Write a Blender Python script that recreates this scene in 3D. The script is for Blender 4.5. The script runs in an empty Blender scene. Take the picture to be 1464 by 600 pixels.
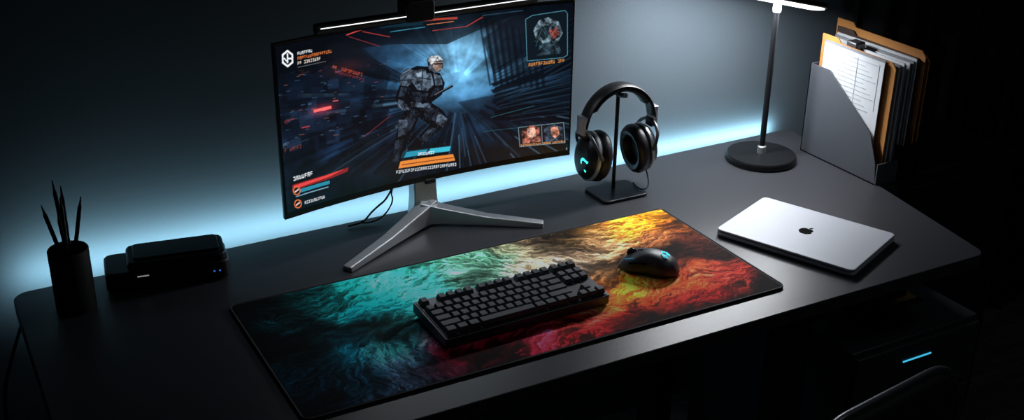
import bpy, bmesh, math, random
import numpy as np
from mathutils import Vector, Matrix
random.seed(4)
S=bpy.context.scene
S.view_settings.view_transform='Standard'
D=0.75   # desk top height

# ---------------------------------------------------------------- materials
def lin(c):
    return tuple((x/255/12.92 if x/255<=.04045 else ((x/255+.055)/1.055)**2.4) for x in c)
MC={}
def mat(name,c,rough=.5,metal=0,emit=0,bump=0,bscale=200,var=0,spec=.5,coat=0):
    if name in MC: return MC[name]
    m=bpy.data.materials.new(name); m.use_nodes=True
    nt=m.node_tree; b=nt.nodes['Principled BSDF']
    col=lin(c)+(1,)
    b.inputs['Base Color'].default_value=col
    b.inputs['Roughness'].default_value=rough
    b.inputs['Metallic'].default_value=metal
    b.inputs['Specular IOR Level'].default_value=spec
    b.inputs['Coat Weight'].default_value=coat
    if emit:
        b.inputs['Emission Color'].default_value=col
        b.inputs['Emission Strength'].default_value=emit
    tc=nt.nodes.new('ShaderNodeTexCoord')
    n=nt.nodes.new('ShaderNodeTexNoise'); n.inputs['Scale'].default_value=bscale; n.inputs['Detail'].default_value=4
    nt.links.new(tc.outputs['Object'],n.inputs['Vector'])
    if var:
        r=nt.nodes.new('ShaderNodeMix'); r.data_type='RGBA'
        r.inputs['A'].default_value=tuple(x*(1-var) for x in col[:3])+(1,)
        r.inputs['B'].default_value=tuple(min(1,x*(1+var)) for x in col[:3])+(1,)
        nt.links.new(n.outputs['Fac'],r.inputs['Factor']); nt.links.new(r.outputs['Result'],b.inputs['Base Color'])
    if bump:
        bp=nt.nodes.new('ShaderNodeBump'); bp.inputs['Strength'].default_value=bump; bp.inputs['Distance'].default_value=.001
        nt.links.new(n.outputs['Fac'],bp.inputs['Height']); nt.links.new(bp.outputs['Normal'],b.inputs['Normal'])
    MC[name]=m; return m

def attr_mat(name,emit=0,rough=.8,spec=.2):
    m=bpy.data.materials.new(name); m.use_nodes=True
    nt=m.node_tree; b=nt.nodes['Principled BSDF']
    a=nt.nodes.new('ShaderNodeAttribute'); a.attribute_name='art'
    b.inputs['Roughness'].default_value=rough; b.inputs['Specular IOR Level'].default_value=spec
    if emit:
        b.inputs['Base Color'].default_value=(.004,.004,.005,1)
        nt.links.new(a.outputs['Color'],b.inputs['Emission Color']); b.inputs['Emission Strength'].default_value=emit
    else:
        nt.links.new(a.outputs['Color'],b.inputs['Base Color'])
    return m

M_black=mat('black_plastic',(18,18,20),.45)
M_blackm=mat('matte_black',(11,11,12),.7,bump=.2)
M_gloss=mat('gloss_black',(10,10,11),.15)
M_silver=mat('brushed_silver',(188,191,195),.42,.8,var=.08,bscale=60)
M_dsilver=mat('dark_aluminium',(92,94,98),.4,.8)
M_gun=mat('gunmetal',(50,52,56),.38,.8)

# ---------------------------------------------------------------- mesh helpers
def empty(name,loc,rz=0):
    e=bpy.data.objects.new(name,None); e.location=loc; e.rotation_euler=(0,0,rz); e.empty_display_size=.05
    S.collection.objects.link(e); return e
def fin(bm,name,m,parent=None,loc=(0,0,0),rot=(0,0,0),smooth=True,bev=0,seg=3,sub=0,ang=40):
    bmesh.ops.recalc_face_normals(bm,faces=bm.faces)
    me=bpy.data.meshes.new(name); bm.to_mesh(me); bm.free()
    o=bpy.data.objects.new(name,me); S.collection.objects.link(o)
    me.materials.append(m)
    o.location=loc; o.rotation_euler=rot
    if parent: o.parent=parent
    if bev:
        md=o.modifiers.new('bev','BEVEL'); md.width=bev; md.segments=seg; md.limit_method='ANGLE'; md.angle_limit=math.radians(35)
    if sub:
        md=o.modifiers.new('sub','SUBSURF'); md.levels=sub; md.render_levels=sub
    if smooth:
        for p in me.polygons: p.use_smooth=True
        try: me.set_sharp_from_angle(angle=math.radians(ang))
        except Exception: pass
    return o
def addbox(bm,x0,x1,y0,y1,z0,z1,M=None):
    vs=[bm.verts.new((x,y,z)) for z in (z0,z1) for x,y in ((x0,y0),(x1,y0),(x1,y1),(x0,y1))]
    if M is not None:
        for v in vs: v.co=M@v.co
    for f in ((3,2,1,0),(4,5,6,7),(0,1,5,4),(1,2,6,5),(2,3,7,6),(3,0,4,7)): bm.faces.new([vs[i] for i in f])
    return vs
def box(name,x0,x1,y0,y1,z0,z1,m,parent=None,bev=.002,**k):
    bm=bmesh.new(); addbox(bm,x0,x1,y0,y1,z0,z1); return fin(bm,name,m,parent,bev=bev,**k)
def addprism(bm,pts,z0,z1,axis='z'):
    def co(p,z):
        return (p[0],p[1],z) if axis=='z' else ((z,p[0],p[1]) if axis=='x' else (p[0],z,p[1]))
    a=[bm.verts.new(co(p,z0)) for p in pts]; b=[bm.verts.new(co(p,z1)) for p in pts]
    bm.faces.new(a[::-1]); bm.faces.new(b)
    n=len(pts)
    for i in range(n): bm.faces.new([a[i],a[(i+1)%n],b[(i+1)%n],b[i]])
def prism(name,pts,z0,z1,m,parent=None,axis='z',bev=0,**k):
    bm=bmesh.new(); addprism(bm,pts,z0,z1,axis); return fin(bm,name,m,parent,bev=bev,**k)
def rrect(pts,r,n=6):
    out=[]; N=len(pts)
    for i in range(N):
        p=Vector(pts[i]); a=Vector(pts[i-1]); b=Vector(pts[(i+1)%N])
        da=(a-p).normalized(); db=(b-p).normalized()
        ang=da.angle(db); t=r/math.tan(ang/2)
        s=p+da*t; e=p+db*t
        c=p+(da+db).normalized()*(r/math.sin(ang/2))
        a0=math.atan2(s.y-c.y,s.x-c.x); a1=math.atan2(e.y-c.y,e.x-c.x)
        d=(a1-a0+math.pi)%(2*math.pi)-math.pi
        for k in range(n+1):
            t_=a0+d*k/n; out.append((c.x+r*math.cos(t_),c.y+r*math.sin(t_)))
    return out
def rr(x0,x1,y0,y1,r,n=6): return rrect([(x0,y0),(x1,y0),(x1,y1),(x0,y1)],r,n)
def lathe(name,prof,m,parent=None,loc=(0,0,0),rot=(0,0,0),n=48,sc=(1,1),**k):
    bm=bmesh.new(); rings=[]
    for r,z in prof:
        if r<1e-6: rings.append([bm.verts.new((0,0,z))])
        else: rings.append([bm.verts.new((r*sc[0]*math.cos(2*math.pi*i/n),r*sc[1]*math.sin(2*math.pi*i/n),z)) for i in range(n)])
    for a,b in zip(rings,rings[1:]):
        for i in range(n):
            j=(i+1)%n
            if len(a)==1 and len(b)==1: continue
            if len(a)==1: bm.faces.new([a[0],b[j],b[i]])
            elif len(b)==1: bm.faces.new([a[i],a[j],b[0]])
            else: bm.faces.new([a[i],a[j],b[j],b[i]])
    return fin(bm,name,m,parent,loc,rot,**k)
def tube(name,pts,r,m,parent=None,res=4,smooth=True,rs=None,flat=1):
    cu=bpy.data.curves.new(name,'CURVE'); cu.dimensions='3D'; cu.bevel_depth=r; cu.bevel_resolution=res; cu.use_fill_caps=True
    cu.resolution_u=10
    sp=cu.splines.new('NURBS' if smooth else 'POLY'); sp.points.add(len(pts)-1)
    for i,p in enumerate(pts):
        sp.points[i].co=tuple(p)+(1,)
        if rs: sp.points[i].radius=rs[i]
    if smooth: sp.use_endpoint_u=True; sp.order_u=3
    o=bpy.data.objects.new(name,cu); S.collection.objects.link(o); cu.materials.append(m)
    if parent: o.parent=parent
    return o
def loft(name,secs,m,parent=None,**k):
    bm=bmesh.new(); rs=[[bm.verts.new(p) for p in s] for s in secs]
    n=len(secs[0])
    for a,b in zip(rs,rs[1:]):
        for i in range(n): bm.faces.new([a[i],a[(i+1)%n],b[(i+1)%n],b[i]])
    bm.faces.new(rs[0][::-1]); bm.faces.new(rs[-1])
    return fin(bm,name,m,parent,**k)
def area(name,loc,sx,sy,e,col,rot,parent=None,spread=180):
    l=bpy.data.lights.new(name,'AREA'); l.shape='RECTANGLE'; l.size=sx; l.size_y=sy; l.energy=e; l.color=col; l.spread=math.radians(spread)
    o=bpy.data.objects.new(name,l); o.location=loc; o.rotation_euler=rot; S.collection.objects.link(o)
    if parent: o.parent=parent
    return o

# ---------------------------------------------------------------- numpy art helpers
def vnoise(x,y,seed):
    rng=np.random.RandomState(seed); T=rng.rand(256,256)
    xi=np.floor(x).astype(int); yi=np.floor(y).astype(int); fx=x-xi; fy=y-yi
    fx=fx*fx*fx*(fx*(fx*6-15)+10); fy=fy*fy*fy*(fy*(fy*6-15)+10)
    g=lambda a,b:T[b&255,a&255]
    return (g(xi,yi)*(1-fx)+g(xi+1,yi)*fx)*(1-fy)+(g(xi,yi+1)*(1-fx)+g(xi+1,yi+1)*fx)*fy
def gnoise(x,y,seed):
    rng=np.random.RandomState(seed); A=rng.rand(256,256)*2*np.pi; GX,GY=np.cos(A),np.sin(A)
    xi=np.floor(x).astype(int); yi=np.floor(y).astype(int); fx=x-xi; fy=y-yi
    def d(a,b): return GX[(yi+b)&255,(xi+a)&255]*(fx-a)+GY[(yi+b)&255,(xi+a)&255]*(fy-b)
    ux=fx*fx*fx*(fx*(fx*6-15)+10); uy=fy*fy*fy*(fy*(fy*6-15)+10)
    return (d(0,0)*(1-ux)+d(1,0)*ux)*(1-uy)+(d(0,1)*(1-ux)+d(1,1)*ux)*uy
def gfbm(x,y,seed,o=5,gain=.5,billow=False):
    s=0;a=1;t=0
    for i in range(o):
        c_,s_=math.cos(i*.9),math.sin(i*.9)
        v=gnoise((x*c_-y*s_)*2**i+i*7.7,(x*s_+y*c_)*2**i+i*3.3,seed+i)*1.4
        if billow: v=np.sqrt(v*v+.0006)*2
        s=s+a*v;t+=a;a*=gain
    return s/t
def fbm(x,y,seed,o=5,gain=.5,bil=False):
    s=0;a=1;t=0
    for i in range(o):
        v=vnoise(x*2**i+i*17.3,y*2**i+i*9.1,seed+i)
        if bil: v=1-np.abs(2*v-1)
        s=s+a*v;t+=a;a*=gain
    return s/t
def blur(a,r):
    for _ in range(2):
        for ax in (0,1):
            s=0
            for k in range(-r,r+1): s=s+np.roll(a,k,axis=ax)
            a=s/(2*r+1)
    return a
def homog(src,dst):
    A=[];B=[]
    for (x,y),(u,v) in zip(src,dst):
        A.append([x,y,1,0,0,0,-u*x,-u*y]);B.append(u)
        A.append([0,0,0,x,y,1,-v*x,-v*y]);B.append(v)
    h=np.linalg.solve(np.array(A,float),np.array(B,float)); return np.append(h,1).reshape(3,3)
def hap(H,p):
    q=H@np.array([p[0],p[1],1.]); return q[0]/q[2],q[1]/q[2]
def grid_obj(name,W,Hh,nx,ny,img,m,parent,plane='xy',z=0,bend=None):
    # img (ny,nx,3) linear, row 0 = top/back
    xs=np.linspace(0,W,nx); ys=np.linspace(Hh,0,ny)
    X,Y=np.meshgrid(xs,ys); co=np.zeros((ny*nx,3),np.float32)
    co[:,0]=X.ravel()
    if plane=='xy': co[:,1]=Y.ravel(); co[:,2]=z
    else: co[:,2]=Y.ravel(); co[:,1]=z if bend is None else z+bend(X.ravel())
    idx=np.arange(ny*nx).reshape(ny,nx)
    f=np.stack([idx[1:,:-1],idx[1:,1:],idx[:-1,1:],idx[:-1,:-1]],-1).reshape(-1,4)
    me=bpy.data.meshes.new(name)
    me.vertices.add(len(co)); me.vertices.foreach_set('co',co.ravel())
    me.loops.add(f.size); me.loops.foreach_set('vertex_index',f.ravel().astype(np.int32))
    me.polygons.add(len(f)); me.polygons.foreach_set('loop_start',np.arange(0,f.size,4,dtype=np.int32))
    try: me.polygons.foreach_set('loop_total',np.full(len(f),4,np.int32))
    except Exception: pass
    me.update(calc_edges=True); me.validate()
    at=me.attributes.new('art','FLOAT_COLOR','POINT')
    c=np.ones((ny*nx,4),np.float32); c[:,:3]=img.reshape(-1,3); at.data.foreach_set('color',c.ravel())
    me.materials.append(m)
    o=bpy.data.objects.new(name,me); S.collection.objects.link(o)
    if parent: o.parent=parent
    return o
def srgb2lin(a):
    a=np.clip(a,0,1); return np.where(a<=.04045,a/12.92,((a+.055)/1.055)**2.4)

# ================================================================ ROOM
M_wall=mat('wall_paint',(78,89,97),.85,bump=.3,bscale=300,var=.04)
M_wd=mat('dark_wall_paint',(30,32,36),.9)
WY=2.12
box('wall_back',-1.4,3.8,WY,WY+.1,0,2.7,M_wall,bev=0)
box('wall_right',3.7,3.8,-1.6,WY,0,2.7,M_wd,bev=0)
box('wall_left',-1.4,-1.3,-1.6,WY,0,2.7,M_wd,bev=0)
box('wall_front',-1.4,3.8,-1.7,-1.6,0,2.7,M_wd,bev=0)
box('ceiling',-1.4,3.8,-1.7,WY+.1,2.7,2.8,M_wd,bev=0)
# plank floor
nt_floor=mat('floor_planks',(34,33,35),.6)
nt=nt_floor.node_tree; b=nt.nodes['Principled BSDF']
tc=nt.nodes.new('ShaderNodeTexCoord'); mp=nt.nodes.new('ShaderNodeMapping'); br=nt.nodes.new('ShaderNodeTexBrick')
nt.links.new(tc.outputs['Object'],mp.inputs['Vector']); nt.links.new(mp.outputs['Vector'],br.inputs['Vector'])
mp.inputs['Scale'].default_value=(2.2,2.2,2.2)
br.inputs['Color1'].default_value=lin((90,85,85))+(1,); br.inputs['Color2'].default_value=lin((62,60,62))+(1,); br.inputs['Mortar'].default_value=lin((12,12,13))+(1,)
br.inputs['Mortar Size'].default_value=.006; br.inputs['Brick Width'].default_value=1.6; br.inputs['Row Height'].default_value=.22
nt.links.new(br.outputs['Color'],b.inputs['Base Color'])
box('floor',-1.4,3.8,-1.7,WY+.1,-.1,0,nt_floor,bev=0)
# curtain to the right
M_cur=mat('black_curtain',(26,26,30),.95,bump=.4,bscale=150)
bm=bmesh.new(); N=260; a=[];bt=[]
for i in range(N):
    x=2.13+1.5*i/(N-1); y=2.06+.028*math.sin(i*.42)+.012*math.sin(i*.17+1)
    a.append(bm.verts.new((x,y,.03))); bt.append(bm.verts.new((x,y,2.6)))
for i in range(N-1): bm.faces.new([a[i],a[i+1],bt[i+1],bt[i]])
cur=fin(bm,'curtain',M_cur); md=cur.modifiers.new('s','SOLIDIFY'); md.thickness=.004

# ================================================================ DESK
M_desk=mat('desk_laminate',(52,53,57),.36,bump=.15,bscale=500,var=.08)
desk=empty('desk',(0,0,0))
top=rrect([(.102,1.335),(1.815,1.335),(1.945,2.065),(.102,2.025)],.03,8)
# right edge follows the measured skew
prism('desk_top',top,D-.028,D,M_desk,desk,bev=.002)
M_frame=mat('desk_frame',(16,16,18),.5,.3)
for i,(x,y) in enumerate(((.2,1.45),(.2,1.95),(1.5,1.95))):
    box('leg_%d'%(i+1),x-.03,x+.03,y-.03,y+.03,0,D-.028,M_frame,desk)
box('leg_4',1.40,1.46,1.42,1.48,0,D-.028,M_frame,desk)
box('rail_back',.17,1.55,1.93,1.96,D-.09,D-.03,M_frame,desk)
box('rail_front',.17,1.46,1.43,1.46,D-.08,D-.03,M_frame,desk)
# LED strip on the back edge
M_led=mat('led_strip_glow',(190,232,250),.5,emit=6)
led=empty('led_strip',(.102,2.0255,D),math.atan2(.040,1.843))
box('strip',.04,1.8,.0005,.003,-.026,-.018,M_led,led,bev=0)
area('strip_light',(.93,.030,-.016),1.8,.008,3.9,(.53,.87,1.0),(math.radians(100),0,0),led,spread=160)

# ================================================================ MOUSE PAD
nx,ny=1300,555
MX0,MX1,MY0,MY1=.432,1.361,1.404,1.799
H=homog([(327,440),(945,300),(1128,415),(432,600)],[(0,0),(1,0),(1,1),(0,1)])
cps=[((345,445),(4,8,10)),((375,455),(6,16,18)),((400,475),(6,34,38)),((440,430),(10,60,62)),((470,425),(12,70,70)),((500,405),(36,170,160)),((545,392),(84,205,192)),((575,370),(40,130,116)),((610,370),(76,150,125)),
((420,540),(6,28,36)),((470,500),(14,80,94)),((520,450),(20,130,136)),((560,490),(70,165,170)),((600,430),(80,205,190)),((570,440),(30,140,142)),((500,560),(12,40,52)),((560,560),(50,64,82)),((450,590),(6,14,20)),
((590,520),(78,112,132)),((640,540),(90,34,54)),((650,370),(76,120,98)),((700,350),(86,90,72)),((680,400),(124,180,155)),((720,330),(20,24,22)),((760,345),(74,62,50)),((740,378),(210,185,150)),
((800,340),(125,98,60)),((830,362),(245,205,165)),((790,385),(240,212,185)),((865,350),(225,175,130)),((900,322),(215,135,46)),((930,312),(235,150,44)),((950,322),(100,54,22)),((880,335),(130,90,46)),
((880,395),(250,190,135)),((895,420),(255,150,55)),((870,440),(255,115,54)),((915,380),(235,165,110)),((940,350),(120,76,48)),((980,350),(64,32,22)),((1000,385),(165,74,48)),((975,410),(235,92,52)),((940,430),(250,88,50)),
((700,480),(235,54,82)),((760,482),(255,78,105)),((820,460),(255,84,70)),((670,520),(180,30,64)),((750,512),(215,44,74)),((850,490),(205,38,48)),((920,455),(230,58,46)),
((1000,430),(160,32,32)),((1050,400),(160,52,44)),((1100,410),(10,6,8)),((1040,365),(36,18,16)),((930,480),(60,14,18)),((760,545),(50,11,22)),((700,565),(14,8,15)),((850,520),(26,8,12)),((1040,440),(12,6,8)),((640,575),(12,15,24)),((1000,360),(50,24,18))]
U,V=np.meshgrid(np.linspace(0,1,nx),np.linspace(0,1,ny))
px=U*2.35; py=V
w1=gfbm(px*2.2,py*2.6,11,6,.55); w2=gfbm(px*2.2+9,py*2.6+4,31,6,.55)
wx=px+.22*w1; wy=py+.18*w2
num=np.zeros((ny,nx,3)); den=np.zeros((ny,nx,1))
for p,c in cps:
    u,v=hap(H,p); d2=(wx-u*2.35)**2+(wy-v)**2
    w=(1/(d2+.002)**2.4)[...,None]
    num+=w*np.array(c)/255.; den+=w
C=num/den
# smoke built from overlapping shaded wisps, outlines broken up by turbulence
dn_=gfbm(px*2.0+.35*w1+3,py*3.0+.35*w2+1,141,5); dens=np.clip(.74+dn_*2.3,.12,1)
flow=gfbm(px*1.1+8,py*1.4+5,171,3)*3.2-.15
Xw=px+.075*gfbm(px*5,py*5,201,6,.6)+.010*gfbm(px*30,py*30,211,3,.6)
Yw=py+.075*gfbm(px*5+5,py*5+9,221,6,.6)+.010*gfbm(px*30+5,py*30+3,231,3,.6)
img=C*(.10+.38*dens)[...,None]
rng=np.random.RandomState(12)
def puffs(n,r0,r1,pw,al,e0,e1_):
    global img
    for _ in range(n):
        cx,cy=rng.rand()*2.35,rng.rand()
        ix,iy=min(nx-1,int(cx/2.35*nx)),min(ny-1,int(cy*ny))
        dn=dens[iy,ix]
        if rng.rand()>dn**pw+.02: continue
        r=r0+(r1-r0)*rng.rand()**1.6
        ex=e0+(e1_-e0)*rng.rand(); th=flow[iy,ix]+.22*rng.randn()
        m_=r*ex+.08
        a0=max(0,int((cx-m_)/2.35*nx));a1=min(nx,int((cx+m_)/2.35*nx)+1);b0=max(0,int((cy-m_)*ny));b1=min(ny,int((cy+m_)*ny)+1)
        if a1-a0<2 or b1-b0<2: continue
        dx=Xw[b0:b1,a0:a1]-cx; dy=Yw[b0:b1,a0:a1]-cy
        ct,st=math.cos(th),math.sin(th)
        e1=(dx*ct+dy*st)/(r*ex); e2=(-dx*st+dy*ct)/r
        d=np.sqrt(e1*e1+e2*e2)
        m=np.clip((1-d)/.36,0,1); m=m*m*(3-2*m)
        sg=1 if ct>0 else -1
        lit=np.clip(.45-.90*e2*sg-.10*e1,0,1.3)
        fade=np.clip(.25+lit*1.0,0,1)
        br=(.35+.95*dn)*(.75+.5*rng.rand())
        rim=np.clip(1-abs(d-.68)/.22,0,1)*np.clip(lit-.5,0,1)
        cc=C[iy,ix]*.45+C[b0:b1,a0:a1]*.55
        L=cc.mean(axis=-1,keepdims=True)
        colr=cc*((.05+1.0*lit)*br)[...,None]+(cc*.7+L*.5)*(rim*.7*br)[...,None]
        k=(m*al*fade)[...,None]
        img[b0:b1,a0:a1]=img[b0:b1,a0:a1]*(1-k)+k*colr
puffs(420,.08,.17,.9,.62,1.2,2.4)
puffs(1500,.035,.08,1.2,.62,1.2,2.8)
puffs(2800,.016,.036,1.7,.55,1.2,3.0)
puffs(2600,.008,.018,2.4,.48,1.3,3.4)
fine=gfbm(Xw*20,Yw*24,301,4,.6)
img=img*np.clip(1+.30*fine,.5,1.5)[...,None]
img=img*(.55+.55*dens)[...,None]
img=np.clip(img*1.62,0,None)
gray=img.mean(axis=2,keepdims=True); img=np.clip(gray+(img-gray)*1.15,0,1)
img=np.clip(img,0,1)**1.10
for _ in range(260):
    cx=int(rng.rand()*nx*.95); cy=int(rng.rand()**2.2*ny*.8)
    if 1<cx<nx-3 and 1<cy<ny-3: img[cy:cy+2,cx:cx+2]+=np.array([.6,.48,.28])*rng.rand()*(1 if cx>nx*.5 else .5)
img=srgb2lin(img)
pad=empty('desk_mat',(0,0,0))
grid=grid_obj('printed_top',MX1-MX0-.008,MY1-MY0-.008,nx,ny,img,attr_mat('mat_print',0,.75,.1),pad)
grid.location=(MX0+.004,MY0+.004,D+.0042)
prism('rubber_base',rr(MX0,MX1,MY0,MY1,.014),D,D+.0038,M_blackm,pad,bev=.001)
o=rr(MX0,MX1,MY0,MY1,.014,8)
tube('stitched_edge',[(x,y,D+.0036) for x,y in o]+[(o[0][0],o[0][1],D+.0036)],.0016,mat('stitch',(40,42,45),.7),pad,smooth=False)
rng=np.random.RandomState(3)
# ================================================================ MONITOR
mon=empty('monitor',(.904,1.9555,D+.091),math.radians(3.96))
MW,MH=.651,.338
bend=lambda x:.013-.031*(x/.3255)**2
xs_=[-MW/2+MW*i/28 for i in range(29)]
bz=loft('bezel',[[(x,bend(x),0),(x,bend(x),MH),(x,bend(x)+.010,MH),(x,bend(x)+.010,0)] for x in xs_],M_black,mon,bev=.0015,ang=30)
def ring(hw,z0,z1,y): return [(-hw,y,z0),(hw,y,z0),(hw,y,z1),(-hw,y,z1)]
sh_=loft('back_shell',[[(x*.985,bend(x)+.009,.005),(x*.985,bend(x)+.009,MH-.005),(x*.96,bend(x)+.019,MH-.02),(x*.96,bend(x)+.019,.02)] for x in xs_],M_black,mon,bev=.003,ang=30)
loft('back_hub',[ring(.13,.05,MH-.05,.026),ring(.11,.07,MH-.07,.036)],M_black,mon,bev=.003)
# screen art
SX0,SX1,SZ0,SZ1=-MW/2+.005,MW/2-.005,.013,MH-.005
sx,sy=900,430
Hs=homog([(394,75),(811,2),(804,209),(407,300)],[(0,0),(1,0),(1,1),(0,1)])
img=np.zeros((sy,sx,3)); U,V=np.meshgrid(np.linspace(0,1,sx),np.linspace(0,1,sy))
def T(p):
    u,v=hap(Hs,p); return u,v
def col(c): return np.array(c)/255.
def pmask(pts,raw=False,soft=0):
    q=[(p if raw else T(p)) for p in pts]
    xs=[p[0]*(sx-1) for p in q]; ys=[p[1]*(sy-1) for p in q]
    x0=max(0,int(min(xs))-1);x1=min(sx,int(max(xs))+2);y0=max(0,int(min(ys))-1);y1=min(sy,int(max(ys))+2)
    if x1<=x0 or y1<=y0: return None
    acc=0
    for ox,oy in ((.25,.25),(.75,.25),(.25,.75),(.75,.75)):
        X,Y=np.meshgrid(np.arange(x0,x1)+ox-.5,np.arange(y0,y1)+oy-.5); ins=np.zeros(X.shape,bool); n=len(q)
        for i in range(n):
            xa,ya,xb,yb=xs[i],ys[i],xs[(i+1)%n],ys[(i+1)%n]
            if ya==yb: continue
            c=((ya>Y)!=(yb>Y))&(X<(xb-xa)*(Y-ya)/(yb-ya)+xa); ins^=c
        acc=acc+ins*.25
    return (slice(y0,y1),slice(x0,x1)),acc
def poly(pts,c,al=1,add=False,raw=False,tex=0):
    r=pmask(pts,raw)
    if r is None: return
    s,m=r; m=(m*al)[...,None]
    cc=col(c)
    if tex:
        cc=cc*(1-tex+2*tex*texn[s])[...,None]
    if add: img[s]+=m*cc
    else: img[s]=img[s]*(1-m)+m*cc
def line(p,q,w,c,al=1,add=False,raw=False):
    dx,dy=q[0]-p[0],q[1]-p[1]; L=math.hypot(dx,dy)+1e-9; nx_,ny_=-dy/L*w/2,dx/L*w/2
    poly([(p[0]+nx_,p[1]+ny_),(q[0]+nx_,q[1]+ny_),(q[0]-nx_,q[1]-ny_),(p[0]-nx_,p[1]-ny_)],c,al,add,raw)
def glow(p,rx,ry,c,al=1):
    u,v=T(p); g=np.exp(-(((U-u)*417/rx)**2+((V-v)*225/ry)**2)); img[...]+=g[...,None]*col(c)*al
texn=np.clip((fbm(U*60,V*30,7,4,.7)-.3)*2.5,0,1)
img+=col((7,13,22))
glow((668,92),80,55,(82,130,155),.8); glow((655,85),40,34,(110,150,170),.5); glow((650,130),130,32,(40,78,105),.6)
glow((470,150),60,55,(16,36,60),.6); glow((500,215),120,45,(12,26,44),.8); glow((570,105),55,40,(28,64,92),.7); glow((720,165),70,30,(24,50,72),.7)
n1=gfbm(U*7,V*5,3,5); n2=gfbm(U*14,V*10,23,4)
img*=np.clip(1+.9*n1+.6*n2,.25,2.0)[...,None]
vp=(655,120)
for i in range(24):
    a=-math.pi*rng.rand()*.9-.15; L=50+rng.rand()*80
    line((vp[0]+15*math.cos(a),vp[1]+12*math.sin(a)),(vp[0]+L*math.cos(a),vp[1]+L*math.sin(a)),2+rng.rand()*6,(60,100,130),.12,True)
# floor plates radiating
for i in range(190):
    a=rng.rand()*math.pi*1.05-.05; r0=25+rng.rand()*90; L=20+rng.rand()*100
    p=(vp[0]+r0*math.cos(a)*1.6,vp[1]+22+r0*math.sin(a)*.85); q=(vp[0]+(r0+L)*math.cos(a)*1.6,vp[1]+22+(r0+L)*math.sin(a)*.85)
    c=random.choice([(34,62,88),(72,108,136),(18,32,50),(6,10,17),(5,8,13),(6,10,17),(5,8,13),(100,138,165)])
    line(p,q,.8+rng.rand()*(7 if sum(c)<60 else 1.8),c,.6)
poly([(655,150),(812,112),(812,150),(700,190)],(10,18,28),.5); poly([(410,255),(560,185),(600,200),(500,262),(412,290)],(6,10,17),.5)
for i in range(16):
    y0=45+i*9; poly([(700+rng.rand()*15,100+i*4.5),(812,y0-20+rng.rand()*6),(812,y0-15+rng.rand()*5),(705,103+i*4.7)],(6,11,18),.85)
    line((700+rng.rand()*40,98+i*5),(812,y0-24),1,(50,84,112),.6)
poly([(690,60),(745,15),(812,0),(812,60),(740,85),(705,110)],(6,10,18),.6)
for i in range(10):
    line((685+i*9,30+i*2),(700+i*8,125),1.5+rng.rand()*3,(8,14,24),.7)
poly([(394,76),(500,60),(560,110),(540,190),(405,230)],(7,12,20),.5)
for i in range(60):
    x=400+rng.rand()*135; y=100+rng.rand()*100; w=5+rng.rand()*22; hh=4+rng.rand()*22
    t=rng.rand(); c=(6,11,20) if t<.55 else ((16,28,46) if t<.85 else (30,52,80))
    poly([(x,y),(x+w,y-w*.15),(x+w,y+hh-w*.15),(x,y+hh)],c,.6)
img=blur(img,1)
for i in range(80):
    x=402+rng.rand()*145; y=95+rng.rand()*105
    line((x,y),(x+2+rng.rand()*6,y-.7),1.0,random.choice([(80,120,155),(60,90,130),(150,70,80),(170,100,80),(50,100,130)]),.6)
for i in range(9):
    line((395+i*12,80-i*1),(540+i*10,118+i*2),2+rng.rand()*4,(6,9,16),.6)
    line((480+i*14,60-i*2),(590+i*6,95),1.0,(36,52,75),.35)
poly([(394,75),(640,30),(740,12),(760,12),(640,70),(560,72),(500,80),(450,112),(396,110)],(6,9,15),.6)
for p,q,w,c,al in [((497,60),(520,52),1.6,(200,70,64),1),((520,55),(560,62),1.3,(150,50,50),1),((545,48),(607,42),5,(16,44,58),.9),((548,44),(604,38),1.2,(70,150,175),.9),((560,55),(610,47),1.2,(60,140,165),.9),
 ((607,38),(655,33),3,(190,70,55),.9),((612,44),(650,38),1.2,(200,120,80),.9),((620,52),(668,44),1.0,(180,60,60),.9),((668,44),(690,30),1.2,(200,60,60),.9),((500,62),(545,75),1.0,(150,45,55),.8),
 ((448,163),(474,158),4,(255,95,90),1),((430,185),(442,183),1.6,(190,60,65),.9),((476,150),(484,149),1.6,(220,90,90),.9),((520,200),(560,170),1,(170,60,60),.6),((405,176),(420,172),1.6,(140,45,55),.8),
 ((700,20),(742,12),1.6,(60,120,145),.8),((690,28),(745,18),1.2,(50,90,115),.7),((700,170),(760,150),1.0,(45,120,130),.6),((690,190),(740,182),1.0,(40,100,110),.6)]:
    line(p,q,w,c,al)
glow((461,161),16,7,(255,50,60),.45); glow((497,104),26,10,(180,60,50),.22)
def text(p,q,h,c,al=1,fill=.8,cw=.7):
    L=math.hypot(q[0]-p[0],q[1]-p[1]); n=int(L/(h*cw)); dx,dy=(q[0]-p[0])/n,(q[1]-p[1])/n
    for i in range(n):
        if rng.rand()>fill+.12: continue
        x,y=p[0]+dx*i,p[1]+dy*i; w=dx*.72; sl=dy/dx
        k=rng.randint(4); th=h*.24
        if k in (0,1,3): poly([(x,y),(x+w*.3,y),(x+w*.3,y+h),(x,y+h)],c,al)
        if k in (0,2,3): poly([(x,y),(x+w,y+sl*w),(x+w,y+th+sl*w),(x,y+th)],c,al)
        if k in (1,2): poly([(x,y+h-th),(x+w,y+h-th+sl*w),(x+w,y+h+sl*w),(x,y+h)],c,al)
        if k in (0,2,1): poly([(x+w*.7,y),(x+w,y),(x+w,y+h),(x+w*.7,y+h)],c,al)
        if k in (3,0): poly([(x,y+h*.4),(x+w,y+h*.4),(x+w,y+h*.6),(x,y+h*.6)],c,al)
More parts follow.
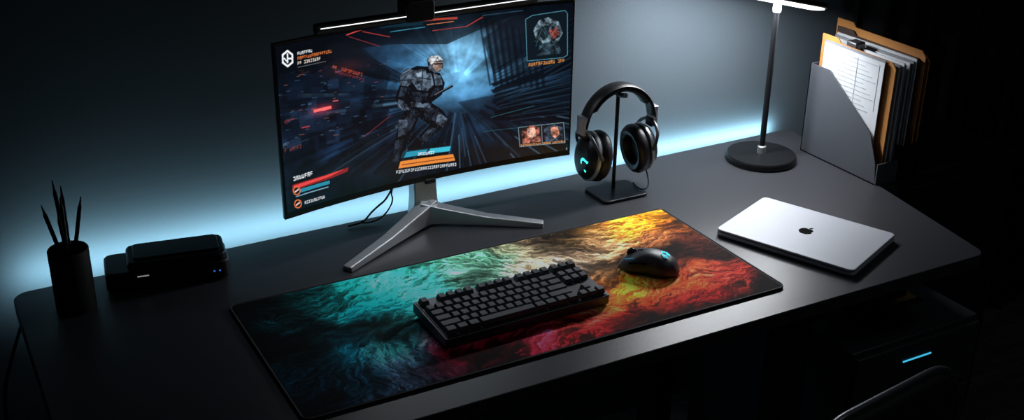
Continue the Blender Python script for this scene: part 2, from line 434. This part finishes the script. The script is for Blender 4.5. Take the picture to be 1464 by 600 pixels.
# logo + title
cx,cy=411.5,91
hexa=[(cx+10*math.cos(math.radians(a))*.95,cy+12*math.sin(math.radians(a))) for a in range(30,390,60)]
hexi=[(cx+7*math.cos(math.radians(a))*.95,cy+8.6*math.sin(math.radians(a))) for a in range(30,390,60)]
poly(hexa,(240,245,250)); poly(hexi,(14,20,30)); line((411.5,84),(411.5,97),2.2,(240,245,250)); line((406,90),(411,95),2,(240,245,250)); line((412,91),(419,91),2.4,(240,245,250))
text((426,82.5),(448,78.5),4,(225,230,235)); text((426,89),(476,79.5),4.2,(225,120,65)); text((426,95.5),(460,89),4.2,(225,215,205)); line((426,103),(467,95.5),.9,(200,200,200),.5)
text((477,101),(520,112),4.5,(205,80,55),.8); text((480,108),(522,119),3.5,(150,50,45),.7)
text((745,8),(800,0),2.5,(120,180,200),.6)
# soldier --------------------------------------------------------------
K=(10,13,19); K2=(30,37,48); K3=(68,80,94); K4=(128,142,156)
glow((605,140),30,48,(60,100,125),.18)
poly([(594,150),(608,152),(600,172),(588,200),(578,222),(572,244),(556,250),(552,244),(560,232),(566,205),(570,184),(580,162)],K,1)
poly([(590,160),(600,166),(588,190),(576,196),(573,186)],K2,1,tex=.5)
poly([(570,176),(584,176),(582,196),(570,200)],K3,.7,tex=.6)
poly([(566,205),(578,203),(570,234),(561,236)],K2,1,tex=.6)
poly([(600,148),(618,152),(634,162),(643,176),(634,186),(618,198),(604,212),(596,220),(582,222),(584,214),(600,198),(616,182),(604,176),(594,166)],K,1)
poly([(606,154),(620,159),(634,168),(636,177),(622,178),(608,170)],K2,1,tex=.6)
poly([(628,164),(641,174),(634,186),(623,180)],K3,1,tex=.6)
poly([(616,186),(626,188),(610,206),(601,204)],K2,1,tex=.6); poly([(612,190),(619,190),(608,202),(603,200)],K3,.7,tex=.5)
poly([(582,108),(598,101),(614,102),(626,110),(630,124),(622,140),(618,154),(606,160),(588,160),(582,148),(577,130)],K,1)
poly([(592,108),(606,105),(618,112),(622,126),(612,136),(598,134),(590,122)],K3,1,tex=.6)
line((594,116),(618,120),1.2,K,.9); line((606,106),(604,136),1.2,K,.8); poly([(596,109),(605,108),(603,117),(596,117)],K4,.6,tex=.5)
poly([(590,137),(617,139),(612,151),(592,150)],K2,1,tex=.6); line((590,143),(616,146),1,K,.9)
poly([(586,151),(618,153),(616,159),(586,158)],K3,.8,tex=.8)
poly([(574,114),(584,104),(595,108),(594,122),(584,130),(573,130)],K3,1,tex=.5); line((574,122),(593,120),1,K,.8); line((577,112),(588,106),1.2,K4,.9)
poly([(573,128),(586,130),(581,146),(590,156),(586,168),(574,162),(566,146)],K,1)
poly([(575,130),(584,132),(579,144),(571,144)],K2,1,tex=.6); poly([(571,148),(579,150),(587,162),(578,164),(569,156)],K3,.9,tex=.7)
poly([(618,108),(630,110),(637,124),(633,140),(620,150),(611,147),(614,138),(622,130)],K,1)
poly([(621,111),(631,114),(634,126),(624,128)],K3,1,tex=.5); poly([(622,132),(632,131),(627,142),(615,146)],K2,1,tex=.6)
line((604,153),(648,127),3.4,(10,12,17)); line((622,141),(648,126),1,K4,.8)
poly([(609,102),(622,101),(624,110),(611,111)],K,1)
poly([(612,92),(618,87),(628,87),(634,92),(635,101),(631,108),(622,110),(614,104)],(52,58,68),1,tex=.5)
poly([(622,95),(634,95),(633,105),(625,108),(620,102)],(130,108,98),1,tex=.3)
poly([(613,93),(618,87),(629,86),(635,92),(624,93.5),(618,99)],(165,168,170),.9,tex=.5)
line((622,98),(634,97),2,(14,16,22)); line((617,100),(616,107),1.2,K4,.5)
for _ in range(150):
    x=566+rng.rand()*72; y=105+rng.rand()*115
    s,m=pmask([(x,y),(x+1,y),(x+1,y+1),(x,y+1)])
    if img[s].size and img[s].mean()<.16 and 560<x<640: line((x,y),(x+rng.rand()*5-2,y+rng.rand()*4),.7,(110,128,145),.35)
# HUD bottom centre
poly([(577,220),(646,211),(645,219),(573,230)],(20,60,75),.9); poly([(582,221),(612,217),(608,224),(578,229)],(40,150,180)); poly([(616,216),(645,212),(643,219),(612,223)],(60,190,215)); text((598,222),(622,219),4,(240,250,255))
poly([(573,234),(648,223),(651,232),(570,244)],(235,140,60)); line((575,239),(649,228),1.2,(120,50,20)); 
text((567,247),(653,235),4.2,(215,220,225),1,.9); 
# HUD bottom-left
text((417,251),(446,244),5.5,(235,240,245),1,.9); poly([(415,262),(470,249),(498,241),(496,247),(470,256),(415,270)],(150,35,40),.9); poly([(417,263),(462,252),(492,243),(470,253),(417,268)],(235,70,70))
poly([(418,270),(470,258),(470,263),(418,275)],(40,140,165)); line((420,278),(468,267),1.5,(120,160,180)); 
for cxx,cyy in ((421.5,270),(423,288)):
    poly([(cxx+6*math.cos(a*.785),cyy+6.5*math.sin(a*.785)) for a in range(8)],(225,110,60)); poly([(cxx+4.3*math.cos(a*.785),cyy+4.8*math.sin(a*.785)) for a in range(8)],(20,20,28)); line((cxx-3,cyy+2),(cxx+3,cyy-2),2,(235,200,190))
text((433,285),(463,278),4,(225,230,235),1,.9); 
text((403,205),(412,203),3,(120,150,170),.8); text((405,212),(430,207),5,(170,80,70),.6); poly([(407,203),(428,197),(430,207),(408,213)],(40,60,90),.5)
# minimap (top-right) and portraits
fr=[(748,30),(757,24),(800,14),(803,18),(803,76),(797,80),(750,88)]
poly(fr,(14,24,32),.95)
for a_,b_ in zip(fr,fr[1:]+fr[:1]): line(a_,b_,1.0,(90,160,180),.8)
poly([(758,44),(766,30),(778,25),(792,30),(797,46),(790,60),(778,66),(764,64)],(96,112,122),.8,tex=.8); poly([(764,48),(770,38),(778,36),(780,48),(772,58)],(22,30,38),.9); poly([(778,44),(790,38),(792,48),(784,56)],(190,80,70),.7,tex=.4); poly([(768,62),(790,58),(796,74),(762,80)],(40,54,64),.9,tex=.6)
for i in range(8): line((752+rng.rand()*44,30+rng.rand()*45),(752+rng.rand()*44,30+rng.rand()*45),.7,(80,150,165),.5)
text((752,91),(800,81),4.5,(215,140,70),1,.8)
pf=[(738,182),(798,171),(800,199),(740,209)]
poly(pf,(24,28,36),.95)
for a_,b_ in zip(pf,pf[1:]+pf[:1]): line(a_,b_,1.0,(120,150,160),.9)
poly([(742,188),(752,178),(766,180),(768,200),(744,205)],(130,76,64),.9,tex=.8); poly([(750,182),(760,181),(762,192),(756,197),(750,192)],(205,165,145),.8,tex=.4); poly([(772,182),(784,174),(797,178),(796,197),(774,201)],(50,60,74),1,tex=.6); poly([(781,179),(790,177),(793,188),(787,194),(782,190)],(215,140,110),.9,tex=.4)
line((769,177),(770,203),1,(140,150,160),.8)
text((741,206),(800,196),2.6,(240,160,90),1,.8); text((797,212),(803,205),4,(220,220,225)); 
img=srgb2lin(np.clip(img,0,1))
scr=grid_obj('screen',SX1-SX0,SZ1-SZ0,sx,sy,img,attr_mat('screen_image',1.0,.25,.4),mon,'xz',0,lambda x:bend(x+SX0)); scr.location=(SX0,-.0008,SZ0)
box('chin_logo',-.012,.012,.009,.015,-.006,.004,M_black,mon)
def toM(o):
    o.parent=mon; o.matrix_parent_inverse=(Matrix.Translation(Vector((.904,1.9555,D+.091)))@Matrix.Rotation(math.radians(3.96),4,'Z')).inverted(); return o
def sec(c,d,w,z0,z1,tw=.6):
    n=Vector((-d[1],d[0])).normalized()
    return [(c[0]+n.x*w/2,c[1]+n.y*w/2,z0),(c[0]-n.x*w/2,c[1]-n.y*w/2,z0),(c[0]-n.x*w/2*tw,c[1]-n.y*w/2*tw,z1),(c[0]+n.x*w/2*tw,c[1]+n.y*w/2*tw,z1)]
ap=(.893,1.965)
for nm,tip in (('foot_left',(.668,1.835)),('foot_right',(1.098,1.842))):
    d=(ap[0]-tip[0],ap[1]-tip[1]); P=lambda t:(tip[0]+d[0]*t,tip[1]+d[1]*t)
    toM(loft(nm,[sec(P(0),d,.024,D,D+.010,.8),sec(P(.5),d,.029,D+.004,D+.022,.8),sec(P(.85),d,.036,D+.006,D+.038,.8),sec(P(1.05),d,.044,D+.004,D+.05,.8)],M_silver,bev=.002))
toM(loft('foot_back',[sec((.893,2.012),(0,-1),.035,D,D+.012),sec((.893,1.96),(0,-1),.05,D+.004,D+.05)],M_silver,bev=.002))
toM(loft('column',[[(.864,1.962,D+.004),(.922,1.962,D+.004),(.922,2.0,D+.004),(.864,2.0,D+.004)],[(.868,1.966,D+.06),(.918,1.966,D+.06),(.918,1.998,D+.06),(.868,1.998,D+.06)],[(.87,2.0,D+.36),(.915,2.0,D+.36),(.915,2.018,D+.36),(.87,2.018,D+.36)]],M_silver,bev=.003))
toM(box('vesa_mount',.85,.935,1.988,2.004,D+.2,D+.3,M_black))
# ------- light bar on top of the monitor
bar=empty('monitor_light_bar',(.904,1.9555,D+.091+MH),math.radians(3.96))
M_wh=mat('light_bar_glow',(255,255,255),.5,emit=1.5)
tube('bar_body',[(-.238,-.004,.012),(.235,-.004,.012)],.0105,M_black,bar,smooth=False)
box('glow_left',-.232,-.045,-.0160,-.0143,.0137,.0150,M_wh,bar,bev=0)
box('glow_right',-.003,.228,-.0160,-.0143,.0137,.0150,M_wh,bar,bev=0)
prism('mount',rr(-.06,.0,.001,.042,.008),-.018,.022,M_black,bar,axis='y',bev=.003)
box('clip',-.044,-.012,.024,.034,-.05,.01,M_black,bar)
area('bar_light',(0,-.02,.0),.42,.015,.36,(.9,.95,1),(math.radians(-10),0,0),bar,spread=120)

# cables behind the monitor
cab=empty('monitor_cables',(0,0,0))
tube('cable_1',[(.86,2.0,D+.14),(.84,2.02,D+.05),(.80,2.03,D+.02),(.77,2.01,D+.004),(.74,2.015,D+.004)],.0020,M_blackm,cab)
tube('cable_2',[(.87,2.0,D+.12),(.83,2.01,D+.07),(.85,2.03,D+.03),(.80,2.0,D+.004),(.77,2.016,D+.004)],.0016,M_blackm,cab)
cab2=empty('power_cable',(0,0,0))
tube('cord',[(.11,1.99,D-.04),(.085,1.93,D-.06),(.05,1.88,D-.12),(.045,1.86,D-.3),(.05,1.87,.02)],.003,M_blackm,cab2)

# ================================================================ KEYBOARD
kx,ky=.706,1.487
kb=empty('keyboard',(kx,ky,D+.0045),math.radians(1.4))
KW,KD=.327,.128; u=KW*.965/18.25; y0=KD*.05; uy=(KD*.9)/6.35
tilt=math.radians(4)
def krot(o): o.rotation_euler=(tilt,0,0); return o
krot(prism('case',rr(0,KW,0,KD,.005),.002,.020,mat('keyboard_case',(92,95,101),.38,.8),kb,bev=.0015))
krot(prism('plate',rr(.004,KW-.004,.004,KD-.004,.003),.020,.0215,M_dsilver,kb))
box('rear_feet',.02,KW-.02,KD-.016,KD-.006,0,.012,M_black,kb)
rows=[ [1,-1,1,1,1,1,-.5,1,1,1,1,-.5,1,1,1,1,-.25,1,1,1],
 [1]*13+[2,-.25,1,1,1],[1.5]+[1]*12+[1.5,-.25,1,1,1],[1.75]+[1]*11+[2.25],[2.25]+[1]*10+[2.75,-1.25,1],[1.25,1.25,1.25,6.25,1.25,1.25,1.25,1.25,-.25,1,1,1] ]
bk=bmesh.new(); bl=bmesh.new(); 
for ri,row in enumerate(rows):
    yy=y0+(5-ri)*uy+(.35*uy if ri==0 else 0); x=KW*.0175
    for wk in row:
        if wk<0: x+=-wk*u; continue
        w=wk*u; g=.0007; i=.0022; zb=.0225; zt=.0305+ (.001 if ri in(0,5) else 0)
        b4=[(x+g,yy+g),(x+w-g,yy+g),(x+w-g,yy+uy-g),(x+g,yy+uy-g)]
        t4=[(x+g+i,yy+g+i*.8),(x+w-g-i,yy+g+i*.8),(x+w-g-i,yy+uy-g-i),(x+g+i,yy+uy-g-i)]
        A=[bk.verts.new((p[0],p[1],zb)) for p in b4]; B=[bk.verts.new((p[0],p[1],zt)) for p in t4]
        bk.faces.new(A[::-1]); bk.faces.new(B)
        for q in range(4): bk.faces.new([A[q],A[(q+1)%4],B[(q+1)%4],B[q]])
        if wk<6:
            lx=x+g+i+.0022; ly=yy+uy*.5+.0004
            for (a0,a1,b0,b1) in ((0,.0009,0,.0032),(0,.0026,.0026,.0032),(.0019,.0026,0,.0032)) if rng.rand()<.6 else ((0,.0030,0,.0007),(0,.0009,0,.0030)):
                vs=[bl.verts.new((lx+a,ly+b_,zt+.00025)) for a,b_ in ((a0,b0),(a1,b0),(a1,b1),(a0,b1))]; bl.faces.new(vs)
        x+=w
M_key=mat('keycap_plastic',(70,72,77),.5,bump=.1)
krot(fin(bk,'keycaps',M_key,kb,bev=.0007,seg=2,smooth=False))
krot(fin(bl,'key_legends',mat('legend_print',(150,155,160),.6),kb,smooth=False))

# ================================================================ MOUSE
ms=empty('computer_mouse',(1.172,1.573,D+.0045),math.radians(132))   # local +x = front
bm=bmesh.new()
NL,NR=18,20; rings=[]
for i in range(NL+1):
    t=i/NL; x=-.058+.116*t
    wd=.033*math.sqrt(max(0,1-abs(2*t-1)**3.2))*(1-.10*math.exp(-((t-.5)/.16)**2)) 
    hz=.040*(max(0,math.sin(math.pi*min(1,(t*.80+.12))))**.75)*(1 if 0<t<1 else .35)
    if t>.8: hz*=1-.35*((t-.8)/.2)**1.5
    if t<.08: hz*=.55+.45*t/.08
    if i in(0,NL): wd=.013
    ring_=[]
    for k in range(NR+1):
        a=math.pi*k/NR; c=math.cos(a); s=math.sin(a)
        ring_.append(bm.verts.new((x,wd*math.copysign(abs(c)**.7,c),.002+hz*s**.75)))
    rings.append(ring_)
for a,b_ in zip(rings,rings[1:]):
    for k in range(NR): bm.faces.new([a[k],a[k+1],b_[k+1],b_[k]])
    bm.faces.new([a[0],b_[0],b_[NR],a[NR]])
bm.faces.new(rings[0]); bm.faces.new(rings[-1][::-1])
fin(bm,'shell',mat('mouse_shell',(62,65,71),.42),ms,sub=1,ang=60)
M_cy=mat('cyan_glow',(40,215,235),.4,emit=1.1)
lathe('scroll_wheel',[(0,-.0035),(.009,-.0035),(.010,-.002),(.010,.002),(.009,.0035),(0,.0035)],M_gloss,ms,loc=(.034,0,.031),rot=(math.pi/2,0,0))
tube('button_split',[(.056,0,.0195),(.046,0,.0295),(.03,0,.0375),(.012,0,.0415)],.0007,M_gloss,ms)
tube('side_button',[(.0,.0305,.025),(.018,.0295,.025),(.032,.0295,.022)],.003,M_gloss,ms)
tube('glow_strip',[(.024,.0262,.0328),(.033,.0258,.0308),(.042,.0245,.0275)],.0005,mat('dim_cyan_glow',(30,130,170),.4,emit=.8),ms)
tube('rear_logo',[(-.036,.006,.0360),(-.030,.0085,.0385),(-.023,.004,.0410),(-.022,-.004,.0410),(-.030,-.0085,.0385),(-.037,-.003,.036),(-.031,0,.0392)],.0011,M_cy,ms,smooth=False)

# ================================================================ LAPTOP
lp=empty('laptop',(1.540,1.552,D),math.radians(-66.9))
LW,LD=.293,.212
M_lap=mat('laptop_aluminium',(178,181,188),.55,.3)
prism('base',rr(-LW/2,LW/2,-LD/2,LD/2,.012),.002,.0095,M_lap,lp,bev=.0022)
prism('lid',rr(-LW/2,LW/2,-LD/2,LD/2,.012),.0105,.0160,M_lap,lp,bev=.0022)
prism('hinge_gap',rr(-LW/2+.002,LW/2-.002,-LD/2+.002,LD/2-.002,.011),.009,.011,M_black,lp)
for i,(x,y) in enumerate(((-.12,-.08),(.12,-.08),(.12,.08),(-.12,.08))): lathe('pad_%d'%(i+1),[(0,0),(.007,0),(.007,.003),(0,.003)],M_black,lp,loc=(x,y,0),n=16)
# fruit emblem
r=.0145; pts=[]
for i in range(60):
    a=2*math.pi*i/60; x=math.cos(a);y=math.sin(a)
    rad=r*(1-.17*math.exp(-((a-math.pi/2)/.32)**2)-.08*math.exp(-((a-1.5*math.pi)/.25)**2)+.05*math.cos(2*a-math.pi))
    if y<0: x*=1-.16*(-y)**2
    X,Y=x*rad*1.05,y*rad
    dx,dy=X-.0200,Y-.002; dd=math.hypot(dx,dy)
    if dd<.0082: X=.0200+dx/dd*.0082; Y=.002+dy/dd*.0082
    pts.append((X,Y))
M_emb=mat('emblem_black',(4,4,5),.8,spec=.05)
prism('emblem',pts,.0160,.0164,M_emb,lp)
leaf=[(.0,.0145),(.0015,.0195),(.0062,.0225),(.0066,.019),(.004,.0155)]
prism('emblem_leaf',leaf,.0160,.0164,M_emb,lp)

# ================================================================ HEADSET + STAND
hst=empty('headphone_stand',(1.33,1.93,D))
prism('base_plate',rr(-.062,.052,-.058,.032,.012),0,.007,M_gun,hst,bev=.002)
tube('pole',[(0,.006,.005),(0,.006,.222)],.0042,M_gun,hst,smooth=False)
tube('cradle',[(0,-.022,.226),(0,-.012,.222),(0,.006,.221),(0,.022,.222),(0,.030,.228)],.0055,M_gun,hst)
hs=empty('headphones',(1.33,1.932,D))
M_pad=mat('leatherette',(22,22,25),.45,bump=.6,bscale=220)
def band(name,hw,zt,zb,th,wy,m,a0=0,a1=1,n=40):
    secs=[]
    for i in range(n+1):
        a=math.pi*(a0+(a1-a0)*i/n); c,s=math.cos(a),math.sin(a)
        px_,pz=hw*c,zb+(zt-zb)*s; nv=Vector((c/hw,s/(zt-zb))).normalized()
        e=min(1,min(i,n-i)/3+.35)
        s8=[]
        for k in range(10):
            b_=2*math.pi*k/10; o_=th/2*math.sin(b_)*e; w_=wy/2*math.cos(b_)*e
            s8.append((px_+nv.x*o_,w_,pz+nv.y*o_))
        secs.append(s8)
    return loft(name,secs,m,hs,ang=70)
band('headband',.088,.243,.150,.009,.036,M_black,0,1)
band('headband_cushion',.080,.235,.150,.014,.034,M_pad,.16,.84)
for sgn,nm in ((-1,'left'),(1,'right')):
    X=sgn*.060
    cup=empty('cup_'+nm,(X,0,.092),0); cup.parent=hs
    cup.rotation_euler=(0,math.radians(sgn*90-sgn*8),math.radians(0))
    # lathe axis z -> outward
    lathe('shell',[(0,.030),(.026,.029),(.036,.024),(.042,.014),(.044,.004),(.042,.0)],M_gun,cup,sc=(1.22,.98))
    lathe('metal_ring',[(.0435,.005),(.0455,.007),(.0450,.012),(.042,.014)],M_silver,cup,sc=(1.22,.98))
    lathe('outer_cap',[(0,.032),(.020,.0315),(.026,.030),(.0265,.028)],M_black,cup,sc=(1.22,.98))
    lathe('ear_cushion',[(.044,.0),(.048,-.006),(.0485,-.014),(.045,-.022),(.038,-.026),(.030,-.023),(.026,-.014),(.024,-.006),(0,-.004)],M_pad,cup,sc=(1.17,.96))
    # yoke
    tube('yoke_'+nm,[(X+sgn*.004,-.045,.098),(X+sgn*.018,-.044,.125),(X+sgn*.023,-.026,.148),(X+sgn*.025,0,.154),(X+sgn*.023,.026,.148),(X+sgn*.018,.044,.125),(X+sgn*.004,.045,.098)],.0038,M_dsilver,hs)
    o=box('slider_'+nm,sgn*.0895-.006,sgn*.0895+.006,-.014,.014,.146,.186,M_silver,hs,bev=.002)
    o=box('hinge_'+nm,sgn*.087-.0075,sgn*.087+.0075,-.012,.012,.138,.158,M_black,hs,bev=.003)
# glowing emblem on the left cup's outer face
M_cy2=mat('teal_emblem_glow',(60,240,235),.4,emit=2.0)
tube('cup_emblem',[(-.0885,-.026,.090),(-.0910,-.012,.097),(-.0910,-.004,.088),(-.0900,-.012,.076),(-.0885,-.021,.068)],.0028,M_cy2,hs)
tube('cable',[(.066,-.02,.050),(.068,-.03,.03),(.060,-.045,.015),(.045,-.05,.012),(.04,-.03,.0095),(.05,.0,.0095)],.0016,M_blackm,hs)

# ================================================================ DESK LAMP
lm=empty('desk_lamp',(1.74,1.93,D))
M_lamp=mat('lamp_black',(30,31,33),.35,.5)
lathe('base',[(0,0),(.080,0),(.082,.003),(.082,.013),(.079,.017),(0,.018)],M_lamp,lm,n=80)
lathe('base_collar',[(0,.018),(.010,.018),(.010,.034),(.008,.036),(0,.036)],M_silver,lm,n=32)
tube('stem',[(0,0,.03),(0,0,.368)],.0068,M_gun,lm,smooth=False,res=8)
lathe('joint',[(0,-.008),(.009,-.008),(.010,0),(.009,.008),(0,.008)],M_silver,lm,loc=(0,0,.362))
head=empty('head',(0,-.012,.380)); head.parent=lm; head.rotation_euler=(math.radians(-16),math.radians(13),math.radians(-9))
prism('shade',rr(-.30,.118,-.026,.030,.024,8),.0,.012,M_lamp,head,bev=.003)
prism('diffuser',rr(-.294,.112,-.021,.025,.019,8),-.0025,.0,mat('lamp_diffuser',(245,248,255),.5,emit=2.5),head)
area('lamp_light',(-.09,0,-.006),.37,.04,6.3,(.93,.96,1.0),(math.radians(16),0,0),head)

# ================================================================ FILE HOLDERS
fh=empty('magazine_file',(0,0,D))
M_fg=mat('grey_card',(70,73,79),.6,var=.06,bscale=90)
prof=[(1.692,0),(1.937,0),(1.937,.217),(1.874,.217),(1.727,.113),(1.700,.05)]
prism('side_left',prof,1.868,1.871,M_fg,fh,axis='x')
prism('side_right',prof,1.927,1.930,M_fg,fh,axis='x')
box('back',1.868,1.930,1.934,1.937,0,.217,M_fg,fh,bev=0); box('bottom',1.868,1.93,1.692,1.937,0,.003,M_fg,fh,bev=0)
box('front_lip',1.868,1.93,1.690,1.693,0,.05,M_fg,fh,bev=0)
M_pap=mat('paper',(190,193,197),.8,var=.04); M_man=mat('manila_folder',(185,125,64),.75,var=.06,bscale=40); M_brn=mat('brown_folder',(58,44,38),.7); M_gp=mat('grey_paper',(120,124,130),.8)
def sheet(nm,x,ya,yb,zt,m,th=.0012,tilt=0,par=None,tab=False,zb=.004):
    p=[(ya,zb),(yb,zb),(yb,zt)]
    if tab: p+= [(yb-.05,zt),(yb-.06,zt-.010),(ya+.012,zt-.012),(ya,zt-.024)]
    else: p+=[(ya,zt)]
    o=prism(nm,p,x,x+th,m,par or fh,axis='x'); o.rotation_euler=(0,math.radians(tilt),0)
    return o
sheet('paper_1',1.876,1.722,1.908,.274,M_pap)
sheet('paper_2',1.882,1.726,1.912,.278,M_gp)
sheet('folder_1',1.888,1.700,1.930,.288,M_man,.003,tab=True)
sheet('paper_3',1.900,1.702,1.90,.266,M_pap,.003)
sheet('paper_3b',1.906,1.706,1.905,.270,M_gp,.003)
sheet('paper_4',1.914,1.702,1.91,.274,M_pap,.003)
sheet('paper_4b',1.921,1.704,1.91,.268,M_gp,.003)
# printed lines on the front sheet
bm=bmesh.new()
for i in range(12):
    z=.262-i*.010; addbox(bm,1.8752,1.8760,1.74+.012*(i*7%4),1.890,z,z+.0007)
for y_ in (1.735,1.80,1.893): addbox(bm,1.8752,1.8760,y_,y_+.0006,.16,.266)
fin(bm,'printed_lines',mat('ink',(150,153,158),.8),fh,smooth=False)
box('binder_clip',1.895,1.925,1.83,1.862,.262,.288,M_dsilver,fh,bev=.004)
f2=empty('mesh_file_holder',(0,0,D))
M_mesh=mat('black_wire',(12,12,13),.5,.4)
prof2=[(1.695,0),(1.98,0),(1.98,.20),(1.90,.20),(1.74,.08),(1.695,.08)]
for nm,x in (('side_left',1.937),('side_right',2.000)): prism(nm,prof2,x,x+.002,M_mesh,f2,axis='x')
box('back',1.937,2.002,1.978,1.98,0,.2,M_mesh,f2,bev=0); box('front',1.937,2.002,1.695,1.697,0,.08,M_mesh,f2,bev=0); box('bottom',1.937,2.002,1.695,1.98,0,.003,M_mesh,f2,bev=0)
for x,ya,yb,zt,m,tb,th,nm in ((1.942,1.712,1.95,.268,M_pap,False,.003,'paper_1'),(1.949,1.709,1.952,.272,M_gp,False,.003,'paper_2'),(1.957,1.708,1.955,.276,M_pap,False,.003,'paper_3'),(1.966,1.706,1.965,.288,M_brn,True,.003,'folder_1'),(1.974,1.700,1.976,.304,M_man,True,.003,'folder_2'),(1.984,1.71,1.96,.265,M_gp,False,.003,'paper_4'),(1.992,1.704,1.97,.290,M_man,True,.003,'folder_3')):
    sheet(nm,x,ya,yb,zt,m,th,par=f2,tab=tb)
M_cb=mat('cabinet_black',(13,13,14),.6)
sc_=empty('side_cabinet',(0,0,0))
box('body',1.955,2.35,1.70,1.99,.0,D,M_cb,sc_,bev=.003); box('door',1.965,2.34,1.692,1.70,.05,D-.03,M_cb,sc_,bev=.002); tube('handle',[(2.0,1.68,.62),(2.0,1.68,.52)],.004,M_gun,sc_,smooth=False)

# ================================================================ PEDESTAL CABINET
pc=empty('drawer_cabinet',(0,0,0))
M_ped=mat('pedestal_black',(50,52,56),.45)
box('body',1.565,1.925,1.405,1.90,.05,.55,M_ped,pc,bev=.004)
for i,(a_,b_) in enumerate(((.40,.54),(.235,.39),(.06,.225))): box('drawer_%d'%(i+1),1.570,1.920,1.393,1.405,a_,b_,M_ped,pc,bev=.003)
box('led_accent',1.70,1.78,1.3915,1.3935,.500,.503,mat('blue_accent',(60,170,205),.4,emit=1.3),pc,bev=0)
for i,(x,y) in enumerate(((1.6,1.45),(1.89,1.45),(1.89,1.85),(1.6,1.85))): lathe('caster_%d'%(i+1),[(0,0),(.02,0),(.022,.025),(.02,.05),(0,.05)],M_black,pc,loc=(x,y,0),n=20)
tr=empty('paper_tray',(0,0,0))
box('tray',1.64,1.86,1.50,1.80,.550,.556,M_black,tr); box('folder',1.65,1.85,1.51,1.78,.556,.562,mat('tan_folder',(120,90,55),.7),tr); box('book',1.66,1.83,1.52,1.74,.562,.59,M_black,tr,bev=.003)

# ================================================================ PEN CUP
cup=empty('pen_holder',(.197,1.922,D))
lathe('cup',[(0,0),(.033,0),(.034,.002),(.034,.113),(.033,.115),(.031,.115),(.031,.004),(0,.004)],M_blackm,cup)
for i,(ax,ay,L,bx,by,m) in enumerate(((-.030,.004,.200,.008,0,M_black),(-.006,.012,.238,.004,0,M_gun),(.0,-.01,.215,-.004,.0,M_black),(.034,.002,.205,-.012,0,M_black),(.006,.014,.225,.0,-.004,M_black),(-.008,-.010,.19,.004,.0,M_gun))):
    e=Vector((ax,ay,L)); s=Vector((bx,by,.006)); d=e-s
    tube('pen_%d'%(i+1),[s,s+d*.9,s+d*.93,e],.0036,m,cup,smooth=False,rs=[1,1,.6,.25])

# ================================================================ DOCK (left)
dk=empty('desktop_dock',(.368,1.968,D),math.radians(-9))
M_dk=mat('dock_plastic',(16,16,18),.45)
prism('lower_body',rr(-.110,.108,-.047,.044,.016),.003,.040,M_dk,dk,bev=.005)
prism('upper_body',rr(-.070,.104,-.044,.041,.014),.038,.055,M_dk,dk,bev=.005)
prism('lid',rr(-.058,.094,-.030,.034,.010),.055,.0585,M_gloss,dk,bev=.0015)
prism('foot_plate',rr(-.100,.10,-.04,.04,.01),0,.004,M_black,dk)
box('front_slot',-.03,.07,-.0485,-.0465,.014,.024,M_gloss,dk,bev=.0008)
box('highlight_strip',-.055,-.035,-.0487,-.0465,.030,.0315,mat('white_highlight',(220,225,230),.5,emit=.3),dk,bev=0)  # white line highlight on the front face, put in as a faintly glowing strip
for i,x in enumerate((.078,.088)): box('status_led_%d'%(i+1),x,x+.003,-.0487,-.0465,.020,.022,mat('blue_led',(60,110,220),.5,emit=.8),dk,bev=0)

# ================================================================ CHAIR
ch=empty('office_chair',(1.36,1.13,0),math.radians(8))
M_ch=mat('chair_fabric',(22,23,26),.7,bump=.5,bscale=180)
prism('backrest',rr(-.21,.21,.30,.675,.10,10),-.018,.018,M_ch,ch,axis='y',bev=.012)
tube('back_frame',[(x,-.0,z) for x,z in rr(-.215,.215,.295,.68,.105,10)]+[(-.215,0,.40)],.008,mat('chair_frame',(90,93,98),.35,.7),ch,smooth=False)
prism('seat',rr(-.22,.22,-.47,-.03,.08),.36,.42,M_ch,ch,bev=.02)
tube('post',[(0,-.24,.06),(0,-.24,.37)],.025,M_gun,ch,smooth=False)
for i in range(5):
    a=2*math.pi*i/5; c,s=math.cos(a),math.sin(a)
    tube('spoke_%d'%(i+1),[(0,-.24,.09),(.24*c,-.24+.24*s,.055)],.014,M_gun,ch,smooth=False)
    lathe('wheel_%d'%(i+1),[(0,-.012),(.024,-.012),(.026,0),(.024,.012),(0,.012)],M_black,ch,loc=(.24*c,-.24+.24*s,.026),rot=(math.pi/2,0,a),n=20)

# ================================================================ ADDED FILL LIGHT
cl=empty('added_fill_light',(2.2,.2,2.66))  # unseen overhead panel, added for dim ambient fill
box('fill_panel',-.4,.4,-.2,.2,0,.03,mat('fill_panel_dim',(150,165,185),.5,emit=.15),cl)
area('fill_panel_light',(0,0,-.005),.8,.4,2.2,(.8,.9,1.0),(0,0,0),cl)
w=bpy.data.worlds.new('World'); S.world=w; w.use_nodes=True; w.node_tree.nodes['Background'].inputs[0].default_value=(.002,.003,.004,1)

# ================================================================ CAMERA
cam=bpy.data.cameras.new('camera'); co=bpy.data.objects.new('camera',cam); S.collection.objects.link(co); S.camera=co
f=1651.0
d1=Vector((3268,692,-f)).normalized(); d2=Vector((-995,759,-f)); d2=(d2-d1*d2.dot(d1)).normalized(); up=d1.cross(d2)
Rm=Matrix((d1,d2,up)).to_4x4()
co.matrix_world=Matrix.Translation((0,0,D+1.0))@Rm
cam.sensor_width=36; cam.lens=f/1464*36; cam.clip_start=.01
